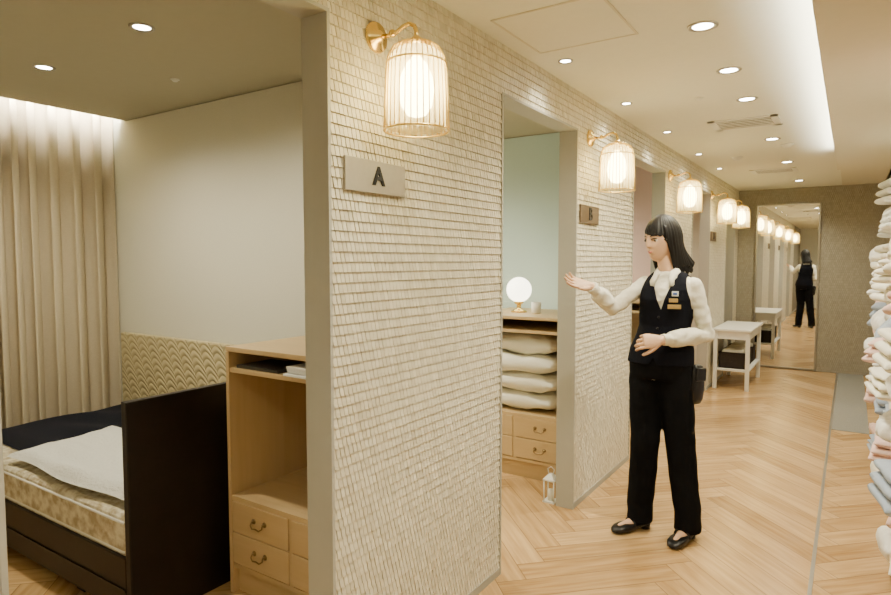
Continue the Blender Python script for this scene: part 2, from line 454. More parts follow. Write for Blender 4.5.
# ------------------------------------------------------------------ cabinets
def make_cabinet(loc,label):
    W,D,Hc=.74,.65,1.045
    r=root("cabinet",label,"cabinet",loc,group="booth display cabinets")
    t=.02; mb=MB()
    mb.box(0,t,0,D,.0,Hc-t,.0015,1); mb.box(W-t,W,0,D,0,Hc-t,.0015,1)
    mb.box(0,W,0,D,Hc-t,Hc,.002); mb.box(t,W-t,D-.012,D,.1,Hc-t)
    mb.box(t,W-t,.004,D-.012,.94,.958); mb.box(t,W-t,.002,D-.012,.40,.42); mb.box(t,W-t,.004,D-.012,.11,.13)
    mb.box(t,W-t,.03,.045,.0,.11); mb.box(W/2-.01,W/2+.01,.004,D-.012,.13,.40)
    part(r,"body",mb,['wood','woodv'],"light ash wood carcass with open shelves")
    for cx in (0,1):
        for rz in (0,1):
            x0=.022+cx*.358; x1=x0+.336; z0=.134+rz*.134; z1=z0+.13
            mb=MB(); mb.box(x0,x1,0,.018,z0,z1,.003); mb.box(x0+.01,x1-.01,.018,D-.06,z0+.01,z0+.02)
            mb.box(x0+.01,x0+.02,.018,D-.06,z0+.01,z1-.02); mb.box(x1-.02,x1-.01,.018,D-.06,z0+.01,z1-.02)
            d=part(r,"drawer",mb,['wood'])
            mb=MB(); cxx=(x0+x1)/2; cz=(z0+z1)/2+.008
            for sx in (-.032,.032):
                mb.lathe([(.002,-.004),(.010,-.003),(.012,0)],(cxx+sx,0,cz),16,axis='y'); mb.tube([(cxx+sx,0,cz),(cxx+sx,-.012,cz)],.004,8)
            mb.tube([(cxx-.032,-.012,cz),(cxx-.034,-.016,cz-.012),(cxx-.02,-.02,cz-.022),(cxx,-.02,cz-.018),(cxx+.02,-.02,cz-.022),(cxx+.034,-.016,cz-.012),(cxx+.032,-.012,cz)],.0032,8)
            part(d,"handle",mb,['dbrass'],"aged brass bail pull")
    return r
cabA=make_cabinet((-2.15,1.605,0),"light ash wood cabinet with two drawer columns beside bed end board")
copy_tree(cabA,(-2.15,3.505,0),label="light ash wood cabinet holding stacked pillows and globe lamp")
copy_tree(cabA,(-2.15,5.405,0),label="light ash wood cabinet in pink booth")
mb=MB(); mb.box(0,.25,0,.18,0,.012,.001); solo("tray",mb,['grille'],"flat black tray in cabinet top slot","tray",(-2.10,1.62,.959))
for i in range(4):
    mb=MB(); mb.box(0,.21,0,.28,0,.009,.001); solo("booklet",mb,['paper'],"white booklet stacked in cabinet slot","booklet",(-1.80+.004*i,1.60+.006*((i*3)%4),.959+i*.0095),.03*((i*7)%3-1),group="booklets in cabinet slot")
def pillow_mesh(a,b,c,seed,sag=0.0,amp=.05,rnd_=0.0,crease=0.0,frill=0.0):
    rnd=random.Random(seed); mb=MB(); n=36
    ks=[(rnd.uniform(2,7),rnd.uniform(2,7),rnd.uniform(0,6)) for _ in range(4)]
    def pt(i,j,sg):
        u=-1+2*i/n; v=-1+2*j/n
        u=math.copysign(abs(u)**.85,u); v=math.copysign(abs(v)**.85,v)
        th=(max(0,(1-abs(u)**3.2))*max(0,(1-abs(v)**3.2)))**.5
        w=1-.05*(1-v*v)*abs(u)**6; w2=1-.05*(1-u*u)*abs(v)**6
        rc=1-rnd_*(u*u*v*v)
        wr=amp*sum(math.sin(k1*u+k2*v+k3) for k1,k2,k3 in ks)/2
        ph=math.atan2(v,u)
        cr=crease*abs(math.sin(ph*6+seed))*(u*u+v*v)
        m_=max(abs(u),abs(v)); fz=frill*math.sin(ph*22)*max(0,(m_-.8)/.2)
        cre=.10*(1-abs(mn.noise(V((u*2.6+seed,v*2.6,sg*3)))) *2.2)*th*(1 if crease else 0)
        return V((u*a*w*rc,v*b*w2*rc,sg*c*th*(1+wr-cr-cre)-sag*(u*u+v*v)+fz))
    T=[[None]*(n+1) for _ in range(n+1)];B=[[None]*(n+1) for _ in range(n+1)]
    for i in range(n+1):
        for j in range(n+1):
            T[i][j]=mb.bm.verts.new(pt(i,j,1))
            B[i][j]=T[i][j] if i in(0,n) or j in(0,n) else mb.bm.verts.new(pt(i,j,-1))
    for i in range(n):
        for j in range(n):
            mb.bm.faces.new((T[i][j],T[i+1][j],T[i+1][j+1],T[i][j+1])).smooth=True
            try: mb.bm.faces.new((B[i][j],B[i][j+1],B[i+1][j+1],B[i+1][j])).smooth=True
            except ValueError: pass
    return mb
for i in range(4):
    me=pillow_mesh(.285,.20,.069,20+i,0,.12,.10,.12).mesh("pillow",['pillow'])
    solo("pillow",me,[],"ivory cotton pillow stacked in cabinet compartment","pillow",(-1.785+.012*((i*5)%3-1),3.735-.014*((i*7)%3),.488+i*.122),.05*((i*3)%3-1),group="pillows stacked in cabinet")
gl=root("table_lamp","opal glass globe lamp on a brass base standing on cabinet","lamp",(-1.90,3.80,1.045))
mb=MB(); mb.lathe([(.001,0),(.055,0),(.056,.008),(.05,.014),(.018,.022),(.014,.05),(.03,.062),(.034,.075),(.001,.076)]); part(gl,"base",mb,['brass'])
mb=MB(); mb.sphere((0,0,.155),.086,u=32,v=20); part(gl,"globe_shade",mb,['globe'],"glowing opal glass globe")
cp=root("candle_cup","small white ceramic cup on cabinet top","cup",(-1.76,3.78,1.045))
mb=MB(); mb.lathe([(.001,0),(.028,0),(.032,.01),(.033,.075),(.030,.075),(.028,.01),(.001,.008)]); part(cp,"cup_body",mb,['white'])
ln=root("lantern","small white wire lantern on the floor beside door jamb","lantern",(-1.415,3.26,0))
mb=MB()
for sx in(-.03,.03):
    for sy in(-.03,.03): mb.tube([(sx,sy,0),(sx,sy,.13)],.004,8)
mb.box(-.036,.036,-.036,.036,.0,.008); mb.box(-.036,.036,-.036,.036,.128,.136)
rings=[[V((sx*s,sy*s,z)) for sx,sy in((-.034,-.034),(.034,-.034),(.034,.034),(-.034,.034))] for s,z in((1,.136),(.3,.165))]
mb.loft(rings,smooth=False); mb.tube([(-.015,0,.165),(-.02,0,.19),(0,0,.205),(.02,0,.19),(.015,0,.165)],.003,8)
part(ln,"lantern_frame",mb,['white'])
mb=MB(); mb.lathe([(.001,.008),(.018,.008),(.018,.07),(.001,.072)]); part(ln,"candle",mb,['pillow'])
for i,dx in enumerate((0,.11)):
    mb=MB(); R=[]
    for s_,w_,h_ in((-.12,.02,.02),(-.10,.036,.03),(-.03,.038,.03),(.0,.042,.06),(.06,.046,.055),(.10,.038,.04),(.125,.012,.02)):
        R.append([V((w_*math.cos(q*math.pi/8),s_,.004+h_/2+h_/2*math.sin(q*math.pi/8))) for q in range(16)])
    mb.loft(R); solo("slipper",mb,['navy'],"black cloth slipper on the floor before cabinet","slipper",(-1.88+dx,1.42,0),.1,group="slippers by cabinet")

# ------------------------------------------------------------------ wall lamps
def make_lamp(loc):
    r=root("wall_lamp","brass wall lamp with ribbed barrel cage shade on mosaic wall","wall lamp",loc,group="brass corridor wall lamps")
    mb=MB(); mb.lathe([(.001,0),(.046,0),(.048,.006),(.044,.014),(.02,.018),(.016,.03),(.001,.031)],axis='x'); part(r,"wall_plate",mb,['brass'])
    mb=MB(); mb.tube([(.02,0,0),(.06,0,-.004),(.085,0,.0),(.11,0,.012),(.135,0,.016),(.153,0,.006),(.16,0,-.012),(.16,0,-.045)],.0065,10)
    mb.sphere((.07,0,0),.012,u=12,v=8); part(r,"arm",mb,['brass'])
    mb=MB(); ribs=34
    prof=[(.026,-.044),(.050,-.049),(.072,-.063),(.085,-.087),(.091,-.12),(.095,-.20),(.098,-.305)]
    for kk in range(ribs):
        a=kk*2*math.pi/ribs
        mb.tube([(.16+R_*math.cos(a),R_*math.sin(a),z) for R_,z in prof],.0018,5)
    for R_,z in((.028,-.046),(.0895,-.107),(.098,-.304)):
        mb.tube([(.16+R_*math.cos(q*math.pi/18),R_*math.sin(q*math.pi/18),z) for q in range(37)],.0032,6)
    mb.lathe([(.001,-.028),(.012,-.028),(.02,-.036),(.03,-.044),(.03,-.05),(.001,-.05)],(.16,0,0))
    part(r,"cage_shade",mb,['pbrass'],"ribbed gold wire cage")
    mb=MB(); R=[]
    for rr_,z in ((.035,-.056),(.06,-.066),(.076,-.082),(.085,-.12),(.089,-.20),(.092,-.298)):
        R.append([V((.16+rr_*(1-.07*abs(math.sin(q*math.pi/9)))*math.cos(q*2*math.pi/144),rr_*(1-.07*abs(math.sin(q*math.pi/9)))*math.sin(q*2*math.pi/144),z)) for q in range(144)])
    mb.loft(R,cap=False); part(r,"glass_shade",mb,['shade'],"pale gold ribbed glass shade")
    mb=MB(); mb.lathe([(.001,-.05),(.014,-.05),(.016,-.085),(.001,-.086)],(.16,0,0)); part(r,"socket",mb,['brass'])
    mb=MB(); mb.lathe([(.001,-.086),(.014,-.088),(.032,-.108),(.048,-.145),(.053,-.185),(.047,-.230),(.028,-.258),(.001,-.266)],(.16,0,0)); part(r,"bulb",mb,['glow'],"glowing frosted bulb")
    return r
LZ=2.094
l0=make_lamp((WX,1.518,LZ))
for yy in (3.41,5.26,7.06,8.05): copy_tree(l0,(WX,yy,LZ))

def text_mesh(ch,size,ext,mat):
    cu=bpy.data.curves.new("t",'FONT'); cu.body=ch; cu.size=size; cu.extrude=ext; cu.offset=size*(.035 if ch=="A" else .018); cu.align_x='CENTER'; cu.align_y='CENTER'
    o=bpy.data.objects.new("t",cu); COL.objects.link(o); bpy.context.view_layer.update()
    me=bpy.data.meshes.new_from_object(o.evaluated_get(bpy.context.evaluated_depsgraph_get()))
    bpy.data.objects.remove(o); me.materials.clear(); me.materials.append(MT[mat]); return me
for ch,y0,pm,lc in(("A",1.367,'signplate','black'),("B",3.262,'signdark','black'),("C",5.16,'signdark','black'),("D",7.06,'signdark','black')):
    r=root("booth_sign","rectangular bronze plate reading %s mounted on mosaic wall"%ch,"sign",(WX,y0,1.61))
    mb=MB(); mb.box(0,.010,0,.292,0,.102,.002); part(r,"sign_plate",mb,[pm])
    me=text_mesh(ch,.078 if ch=="A" else .10,.002,lc); o=part(r,"letter",me,[],"black letter %s"%ch,loc=(.0115,.152,.052)); o.rotation_euler=(math.pi/2,0,math.pi/2)

# ------------------------------------------------------------------ ceiling fixtures
def make_down(loc,energy,label,grp,r_=.05,spot=2.2):
    r=root("downlight",label,"downlight",loc,group=grp)
    mb=MB(); R=r_
    mb.lathe([(R*.80,0.006),(R*.82,-.004),(R*1.12,-.005),(R*1.15,0.0),(R*1.15,.006)],cap=False); part(r,"trim_ring",mb,['steel'])
    mb=MB(); mb.lathe([(.001,-.002),(R*.78,-.002),(R*.78,.004),(.001,.004)]); part(r,"lens",mb,['lens'])
    if energy: 
        light(r,'SPOT',(0,0,-.02),energy,(1,.92,.70),spot_size=spot,spot_blend=.8,shadow_soft_size=.04)
    return r
CE=70
for x,y,e in((-.517,2.62,CE),(-.524,3.286,CE),(-.527,3.92,CE),(-.53,5.3,CE),(-.53,6.6,CE),(-.53,8.2,CE),(-.52,1.3,CE),(-.52,0.0,CE),(-.52,-1.5,CE)):
    make_down((x,y,H),e,"recessed round ceiling downlight over the corridor","corridor downlights",.05,2.4)
for x,y,e in((-1.13,2.72,12),(-1.13,3.64,12),(-1.13,4.6,12),(-1.13,5.7,12),(-1.13,6.7,12)):
    make_down((x,y,H),e,"small recessed wall-washing downlight","wall washer downlights",.03)
for x,y,e in((-2.367,1.413,62),(-3.24,1.44,62),(-2.6,3.0,115),(-2.6,5.0,150),(-2.6,6.9,120),(-3.3,3.0,85)):
    make_down((x,y,H),e,"recessed round downlight in booth ceiling","booth downlights",.042,2.8)
for y in(1.0,3.0,4.6,7.4): make_down((.55 if y<6 else .8,y,2.15 if y<6 else 2.6),50,"recessed downlight over display rack","rack downlights",.05,2.6)
mb=MB()
X0,X1,Y0,Y1=-1.185,-.75,2.11,2.56
for a in((X0,X1,Y0,Y0+.009),(X0,X1,Y1-.009,Y1),(X0,X0+.009,Y0,Y1),(X1-.009,X1,Y0,Y1)): mb.box(a[0],a[1],a[2],a[3],H-.004,H+.002)
mb.box(X0+.008,X1-.008,Y0+.008,Y1-.008,H-.002,H+.001,mi=1)
solo("access_hatch",mb,['soffit','ceil'],"square cream ceiling access hatch with frame","hatch")
def grille(x0,x1,y0,y1):
    r=root("air_vent","rectangular ceiling air vent with slats","vent",(x0,y0,H),group="ceiling air vents")
    w=x1-x0;d=y1-y0; mb=MB()
    for a in((0,w,0,.045),(0,w,d-.045,d),(0,.045,0,d),(w-.045,w,0,d)): mb.box(a[0],a[1],a[2],a[3],-.005,.002,.001)
    part(r,"frame",mb,['white']); mb=MB(); mb.box(.045,w-.045,.045,d-.045,-.002,.001)
    n=5
    for i in range(n):
        yy=.075+(d-.15)*i/(n-1); mb.box(.045,w-.045,yy-.009,yy+.009,-.005,-.002,mi=1)
    part(r,"slats",mb,['grille','white'])
grille(-.83,-.415,4.42,4.77); grille(-.90,-.48,7.0,7.35)
for x,y in((-.88,6.05),(-.45,5.6),(-2.9,1.9),(-.75,3.75)):
    r=root("smoke_detector","small round white ceiling detector","detector",(x,y,H),group="ceiling detectors")
    mb=MB(); s_=.05 if y>4 else .022
    mb.lathe([(.001,-.03*s_/.05),(s_*.5,-.028*s_/.05),(s_*.8,-.012*s_/.05),(s_,-.008*s_/.05),(s_,.002)]); part(r,"housing",mb,['white'])

mr=root("mirror","tall full-length wall mirror with slim frame on end wall","mirror",(-1.05,EY-.03,.01))
mb=MB(); w,h=.72,2.11
for a in((0,.02,0,h),(w-.02,w,0,h),(0,w,0,.02),(0,w,h-.02,h)): mb.box(a[0],a[1],-.005,.025,a[2],a[3],.002)
part(mr,"frame",mb,['steel']); mb=MB(); mb.box(.02,w-.02,.004,.012,.02,h-.02); part(mr,"mirror_glass",mb,['mirror'])

tb=root("display_table","white painted wooden display table with lower shelf against mosaic wall","table",(-1.245,7.2,0))
W_,D_,h_=.39,1.0,.66
mb=MB(); mb.box(-.0,W_,-.02,D_,h_-.028,h_,.005); part(tb,"table_top",mb,['white'])
mb=MB(); mb.box(.02,W_-.02,.0,.018,h_-.11,h_-.028); mb.box(.02,W_-.02,D_-.04,D_-.022,h_-.11,h_-.028); mb.box(W_-.038,W_-.02,0,D_-.02,h_-.11,h_-.028); mb.box(.02,.038,0,D_-.02,h_-.11,h_-.028); part(tb,"apron",mb,['white'])
mb=MB(); mb.box(.02,W_-.02,.01,D_-.03,.20,.222,.003); part(tb,"lower_shelf",mb,['white'])
for x in(.015,W_-.055):
    for y in(-.005,D_-.065):
        mb=MB(); mb.box(x,x+.04,y,y+.04,0,h_-.028,.004); part(tb,"leg",mb,['white'])
for i in range(3):
    r=root("basket","dark woven basket with folded cloths on table shelf","basket",(-1.18,7.27+i*.3,.222),group="baskets on table shelf")
    mb=MB(); w=.26;d=.24
    for a in((0,w,0,.012),(0,w,d-.012,d),(0,.012,0,d),(w-.012,w,0,d)): mb.box(a[0],a[1],a[2],a[3],0,.17,.004)
    mb.box(0,w,0,d,0,.01); mb.tube([(0,0,.17),(w,0,.17),(w,d,.17),(0,d,.17),(0,0,.17)],.008,8); part(r,"basket_body",mb,['basket'])
    mb=MB(); mb.box(.02,w-.02,.02,d-.02,.012,.2,.02); part(r,"folded_cloth",mb,['pillow'])

# ------------------------------------------------------------------ pillow rack
RX=.235
rk=root("display_rack","white display rack filled with pillows along the aisle","rack",(RX,2.7,0))
for y in(0,1.45,2.86):
    for x in(0,.42):
        mb=MB(); mb.box(x,x+.03,y,y+.03,0,1.75,.003); part(rk,"post",mb,['white'])
levels=[.10,.46,.82,1.20,1.56]
for z in levels:
    mb=MB(); mb.box(0,.45,0,2.89,z-.02,z,.003); part(rk,"shelf",mb,['white'])
sizes=[(.20,.165,.085),(.16,.17,.065),(.19,.15,.095),(.21,.165,.055),(.15,.15,.085)]
base=[pillow_mesh(*sizes[i],50+i,.0,.16,(.14,.20,.12,.10,.22)[i],(.16,.22,.14,.18,.24)[i],(.0,.012,.006,.016,.008)[i]).mesh("cushion",['pillow_w']) for i in range(5)]
# folded blanket: three soft folded layers in one cloth
def blanket_mesh(a,b,c,seed):
    mb=MB(); L_=28; nseg=40
    for lay in range(3):
        rings=[]
        zc=-c+c*(2*lay+1)/3; hh=c/3*.98
        for i in range(L_+1):
            yv=-b+2*b*i/L_; e=min(1,(1-abs(yv)/b)*12)**.5 if abs(yv)<b else .05
            ring=[]
            for q in range(nseg):
                t=q*2*math.pi/nseg; ct,st=math.cos(t),math.sin(t)
                x=a*(1-.04*lay)*math.copysign(abs(ct)**.35,ct); zz=hh*math.copysign(abs(st)**.7,st)*max(.15,e)
                nn=mn.noise(V((x*9+seed,yv*9,zc*30)))
                ring.append(V((x+.006*nn,yv+.004*nn,zc+zz+.006*nn)))
            rings.append(ring)
        mb.loft(rings)
    return mb
sizes.append((.19,.15,.075)); base.append(blanket_mesh(.19,.15,.075,3).mesh("folded_blanket",['pillow_w']))
sizes.append((.18,.16,.05)); base.append(blanket_mesh(.18,.16,.05,8).mesh("folded_blanket",['pillow_w']))
names={'pillow_w':"white",'pillow':"ivory",'pillow_p':"blush pink",'pillow_b':"blue-grey"}
variants={}
for i,me in enumerate(base):
    for kx in names:
        m2=me.copy(); m2.materials.clear(); m2.materials.append(MT[kx]); variants[(i,kx)]=m2
rr=random.Random(37)
shift=[.03,.02,-.02,.0,.04]
for li,z in enumerate(levels):
    for c_ in range(8):
        zc=z
        for s_ in range(rr.choice([2,3,3]) if li<4 else rr.choice([1,2,2])):
            kx=rr.choice(['pillow_w','pillow_w','pillow','pillow_p','pillow_p' if li<2 else 'pillow_w','pillow_b' if li<3 else 'pillow'])
            q=rr.choice([0,1,2,3,4,5,5,6,6]); me=variants[(q,kx)]; a,b_,c2=sizes[q]
            if zc+2*c2>z+.35: break
            nm="folded_blanket" if q>4 else "cushion"
            o=bpy.data.objects.new(nm,me)
            o.location=(RX+a-.10+shift[li]+rr.uniform(-.05,.05),2.7+.20+c_*.352+rr.uniform(-.02,.02),zc+c2)
            zc+=2*c2-.002
            tl_=.02 if q>4 else .12
            o.rotation_euler=(rr.uniform(-tl_,tl_),rr.uniform(-tl_,tl_),rr.uniform(-.2,.2))
            if q>4:
                o["label"]="folded %s cotton blanket on rack shelf"%names[kx]; o["category"]="blanket"; o["group"]="folded blankets on display rack"
            else:
                o["label"]="plump %s cotton cushion on rack shelf"%names[kx]; o["category"]="cushion"; o["group"]="cushions on display rack"
            link(o)

# ------------------------------------------------------------------ PERSON
person=root("person","person in white blouse, black vest and trousers gesturing with open hand","person",(-.805,3.20,0),math.atan2(.5505,.8348))
person.scale=(1.022,1.022,1.022)
TH=math.radians(38); N=V((-math.sin(TH),-math.cos(TH),0)); L=V((math.cos(TH),-math.sin(TH),0))
HTH=math.radians(66); tilt=math.radians(8)
NH=V((-math.sin(HTH)*math.cos(tilt),-math.cos(HTH)*math.cos(tilt),-math.sin(tilt))); LH=V((math.cos(HTH),-math.sin(HTH),0)); UH=LH.cross(NH)*-1
if UH.z<0: UH=-UH
HC=V((.006,.0,1.478))
def hw(x,y,z): return HC+LH*x+NH*y+UH*z
tors=[(.79,.004,.128,.096),(.86,.008,.140,.104),(.93,.014,.134,.098),(1.0,.022,.118,.088),(1.05,.027,.110,.085),(1.12,.035,.117,.094),(1.18,.040,.125,.102),(1.23,.043,.126,.096),(1.260,.045,.118,.080),(1.285,.045,.094,.064),(1.315,.043,.058,.05)]
def torso(mb,grow=0,z0=0,z1=9,extra=None):
    R=[]
    for z,cx,a,b in tors:
        if z<z0-1e-6 or z>z1+1e-6: continue
        a2,b2=a+grow,b+grow
        if extra: da,db=extra(z); a2+=da; b2+=db
        ring=[]
        for k in range(36):
            t=k*2*math.pi/36; ct,st=math.cos(t),math.sin(t)
            p=2.3; f=(abs(ct)**p+abs(st)**p)**(-1/p)
            x=ct*f*a2; y=st*f*b2
            if st>0:
                y+= (.016*math.exp(-((z-1.17)/.05)**2)*math.exp(-((abs(x)-.06)/.045)**2))
            ring.append(V((cx,0,z))+L*x+N*y)
        R.append(ring)
    mb.loft(R)
SR=V((.045,0,1.248))-L*.118; SL=V((.045,0,1.248))+L*.118
ER=V((-.235,.0,1.135)); WR=V((-.362,-.07,1.245))
EL=V((.200,-.090,1.01)); WL=V((-.050,-.178,.995))
HR=V((.008,0,.86))-L*.070; HL=V((.008,0,.86))+L*.070
KR=V((-.066,-.02,.47)); AR=V((-.072,.02,.08)); KL=V((.088,-.078,.47)); AL=V((.124,-.10,.08))
def hand(mb,wrist,d,pn,curl,thumbcurl=.3,spread=1.0,thflip=1):
    d=d.normalized(); pn=(pn-d*pn.dot(d)).normalized(); th=d.cross(pn)*thflip
    R=[]
    for s,a,b in((-.03,.022,.020),(0,.023,.018),(.03,.031,.015),(.06,.036,.0135),(.082,.036,.011),(.09,.033,.008)):
        R.append([wrist+d*s+th*(a*math.cos(k*math.pi/8))+pn*(b*math.sin(k*math.pi/8)) for k in range(16)])
    mb.loft(R)
    for off,fw,ln_,sp,cm in((.0285,.080,.068,6,.8),(.0095,.085,.076,2,1),(-.0100,.082,.070,-3,1.15),(-.0285,.073,.056,-8,1.35)):
        sp=math.radians(sp*spread); dd=(d*math.cos(sp)+th*math.sin(sp)).normalized()
        p=wrist+d*(fw-.02)+th*off*.98; pts=[p]; a=0
        p=wrist+d*fw+th*off; pts.append(p)
        for sl,ca in((.45,.8),(.30,1.0),(.25,.8)):
            a+=curl*ca*cm
            p=p+(dd*math.cos(a)+pn*math.sin(a))*(ln_*sl); pts.append(p)
        mb.tube(pts,[.008,.0080,.0076,.0070,.0058],10,rounded=True)
    b=wrist+d*.018+th*.018; td=(d*.75+th*.6+pn*.3).normalized()
    p1=b+td*.038; td2=(td+d*thumbcurl+pn*.1).normalized(); p2=p1+td2*.028; td3=(td2+d*thumbcurl+pn*.1).normalized(); p3=p2+td3*.022
    mb.tube([b,p1,p2,p3],[.013,.0105,.009,.0072],10,rounded=True)
def sculpt(u):
    ux,uy,uz=u; x,y,z=ux*.070,uy*.090,uz*.110
    if z<0:
        k=min(1,-z/.110); k=k*k*(3-2*k)
        x*=1-.22*k
        y*= (1-.06*k) if uy>0 else (1-.5*k)
        y+=.030*k*k
    else: 
        y-=.006*uz
    f=max(uy,0)**.7
    nz=0
    if -.044<z<.012: nz=min(1,(.012-z)/.042) if z>-.032 else max(0,(z+.044)/.012)
    y+=.0155*nz*math.exp(-(x/(.0090+.004*nz))**2)*f
    y-=.0060*math.exp(-((abs(x)-.031)/.016)**2-(z/.012)**2)*f
    y+=.002*math.exp(-((abs(x)-.028)/.02)**2-((z-.022)/.010)**2)*f
    y+=.003*math.exp(-((abs(x)-.035)/.02)**2-((z+.032)/.018)**2)*f
    y+=.005*math.exp(-(x/.019)**2-((z+.056)/.010)**2)*f
    y-=.0025*math.exp(-(x/.02)**2-((z+.072)/.006)**2)*f
    y+=.003*math.exp(-(x/.020)**2-((z+.090)/.014)**2)*f
    return (x,y,z)
def facept(x,z,out=0):
    ux,uz=x/.070,z/.110
    uy=math.sqrt(max(.01,1-ux*ux-uz*uz)); p=sculpt((ux,uy,uz)); return hw(p[0],p[1]+out,p[2])
def remesh(mb,name,mats,voxel,smooth=4,thick=0):
    me=mb.mesh(name,[]); o=bpy.data.objects.new("tmp",me); link(o)
    m=o.modifiers.new("r",'REMESH'); m.mode='VOXEL'; m.voxel_size=voxel; m.use_smooth_shade=True
    s=o.modifiers.new("s",'SMOOTH'); s.iterations=smooth; s.factor=.5
    bpy.context.view_layer.update()
    me2=bpy.data.meshes.new_from_object(o.evaluated_get(bpy.context.evaluated_depsgraph_get()))
    bpy.data.objects.remove(o); me2.name=name; me2.materials.clear()
    for x in mats: me2.materials.append(MT[x])
    for p in me2.polygons: p.use_smooth=True; p.material_index=0
    return me2
mb=MB()
torso(mb,-.012)
mb.tube([V((.043,0,1.26)),V((.036,-.002,1.32)),V((.024,.0,1.38)),V((.018,.0,1.43))],[.052,.043,.041,.044],20)
res=bmesh.ops.create_uvsphere(mb.bm,u_segments=72,v_segments=56,radius=1)
for q in res['verts']:
    p=sculpt((q.co.x,q.co.y,q.co.z)); q.co=hw(*p)
for sx in(-1,1): mb.sphere(hw(sx*.068,-.008,-.01),(.010,.018,.030),u=12,v=10,rot=Matrix.Rotation(-HTH,3,'Z'))
mb.tube([SR,(SR+ER)/2,ER,(ER+WR)/2,WR],[.030,.028,.026,.025,.021],14,rounded=True)
mb.tube([SL,(SL+EL)/2,EL,(EL+WL)/2,WL],[.030,.028,.026,.025,.021],14,rounded=True)
hand(mb,WR,V((-.13,-.035,.030)),V((.05,-.70,.72)),.22,.3,.5,-1)
DL=V((-.10,-.012,-.004)); hand(mb,WL,DL,V((.0,.9,-.35)),.85,.5,.3,1)
for h,k_,a in((HR,KR,AR),(HL,KL,AL)):
    mb.tube([h,(h+k_)/2,k_,(k_*.5+a*.5),a,a-V((0,0,.03))],[.062,.058,.043,.040,.032,.030],16,rounded=True)
for a,d in((AR,V((-.93,-.36,0))),(AL,V((-.72,-.69,0)))):
    d=d.normalized(); mb.tube([a+V((0,0,-.035))-d*.02,a+V((0,0,-.042))+d*.05,a+V((0,0,-.052))+d*.12],[.026,.027,.018],12,rounded=True)
body=part(person,"body",remesh(mb,"body",['skin'],.0030,2),[])
for sx in(-1,1):
    mb=MB(); c_=facept(sx*.031,0,-.0090); mb.sphere(c_,.0115,u=16,v=10); part(person,"eye",mb,['eyew'])
    mb=MB(); c_=facept(sx*.031,-.001,-.0014); mb.sphere(c_,.0060,u=12,v=8); part(person,"iris",mb,['hair'])
    mb=MB(); mb.tube([facept(sx*(.016+.0065*i),.0055+.0035*math.sin(i/4*math.pi),.0025) for i in range(5)],[.0012,.0022,.0026,.0024,.0012],6); part(person,"eyelash",mb,['hair'])
    mb=MB(); mb.tube([facept(sx*(.013+.0075*i),.020+.004*math.sin(i/4*math.pi),.0015) for i in range(5)],[.0016,.0025,.0025,.002,.001],6); part(person,"eyebrow",mb,['hair'])
mb=MB(); mb.tube([facept(-.018+.0045*i,-.0550+.001*abs(i-4)*.5,.0005) for i in range(9)],[.001,.002,.0028,.0032,.0030,.0032,.0028,.002,.001],8); 
mb.tube([facept(-.015+.00375*i,-.0600+.0008*abs(i-4),.0005) for i in range(9)],[.001,.002,.0030,.0036,.0036,.0036,.0030,.002,.001],8); part(person,"lips",mb,['lip'])
# hair: layered soft bob with side-swept fringe
def sst(a,b,x): t=max(0,min(1,(x-a)/(b-a))); return t*t*(3-2*t)
def hair_layer(nphi,ax,ay,az,zlen,fr0,seed,amp):
    mb=MB(); npsi=26; nd=20; cols=[]
    rh=random.Random(seed); jit=[rh.uniform(-1,1) for _ in range(nphi)]
    jit=[(jit[i-1]+jit[i]*2+jit[(i+1)%nphi])/4 for i in range(nphi)]
    for i in range(nphi):
        ph=-math.pi+2*math.pi*i/nphi; deg=math.degrees(ph); ad=abs(deg)
        fr=fr0-.012*math.sin(math.radians(deg*1.5))+.007*jit[i]
        zend=fr+( zlen+.020*jit[i]-fr)*sst(48,76,ad)
        col_=[]
        zb=max(zend,0.0); psi_end=math.acos(min(1,zb/az)); st=amp*jit[i]
        for k in range(npsi+1):
            psi=psi_end*k/npsi; r_=math.sin(psi)
            tw=.10*math.sin(psi)*(1 if ad<60 else 0)
            cx=math.sin(ph+tw)*(ax+st*math.sin(psi))*r_; cy=math.cos(ph+tw)*(ay+st*math.sin(psi))*r_
            col_.append(hw(cx,cy-.008,math.cos(psi)*az-.002))
        for k in range(1,nd+1):
            t=k/nd
            if zend<0:
                z=zend*t; back=max(0,-math.cos(ph))
                wv=.040*math.sin(t*5.2+ph*1.5+seed)*t*(1-.3*t)
                rad=1-.06*math.sin(min(1,t*1.3)*math.pi)*back+back*.14*t*t-.10*(1-back)*t+wv
                cx=math.sin(ph)*(ax+st)*rad; cy=math.cos(ph)*(ay+st)*rad+(-.016*t)
                p=hw(cx,cy-.008,z-.002); p.x+=.026*t*t*back
                col_.append(p)
            else:
                col_.append(col_[-1]+V((0,0,-.0001)))
        cols.append(col_)
    rings=[[cols[i][k] for i in range(nphi)] for k in range(npsi+nd+1)]
    mb.loft(rings,cap=False); return mb
hr=part(person,"hair",hair_layer(200,.078,.101,.122,-.145,.034,4,.0028),['hair'],"black shoulder-length bob with side-swept fringe")
sm=hr.modifiers.new("s",'SOLIDIFY'); sm.thickness=.007; sm.offset=-1
h2=part(person,"hair_underlayer",hair_layer(150,.073,.095,.115,-.172,.046,9,.003),['hair'])
sm=h2.modifiers.new("s",'SOLIDIFY'); sm.thickness=.006; sm.offset=-1
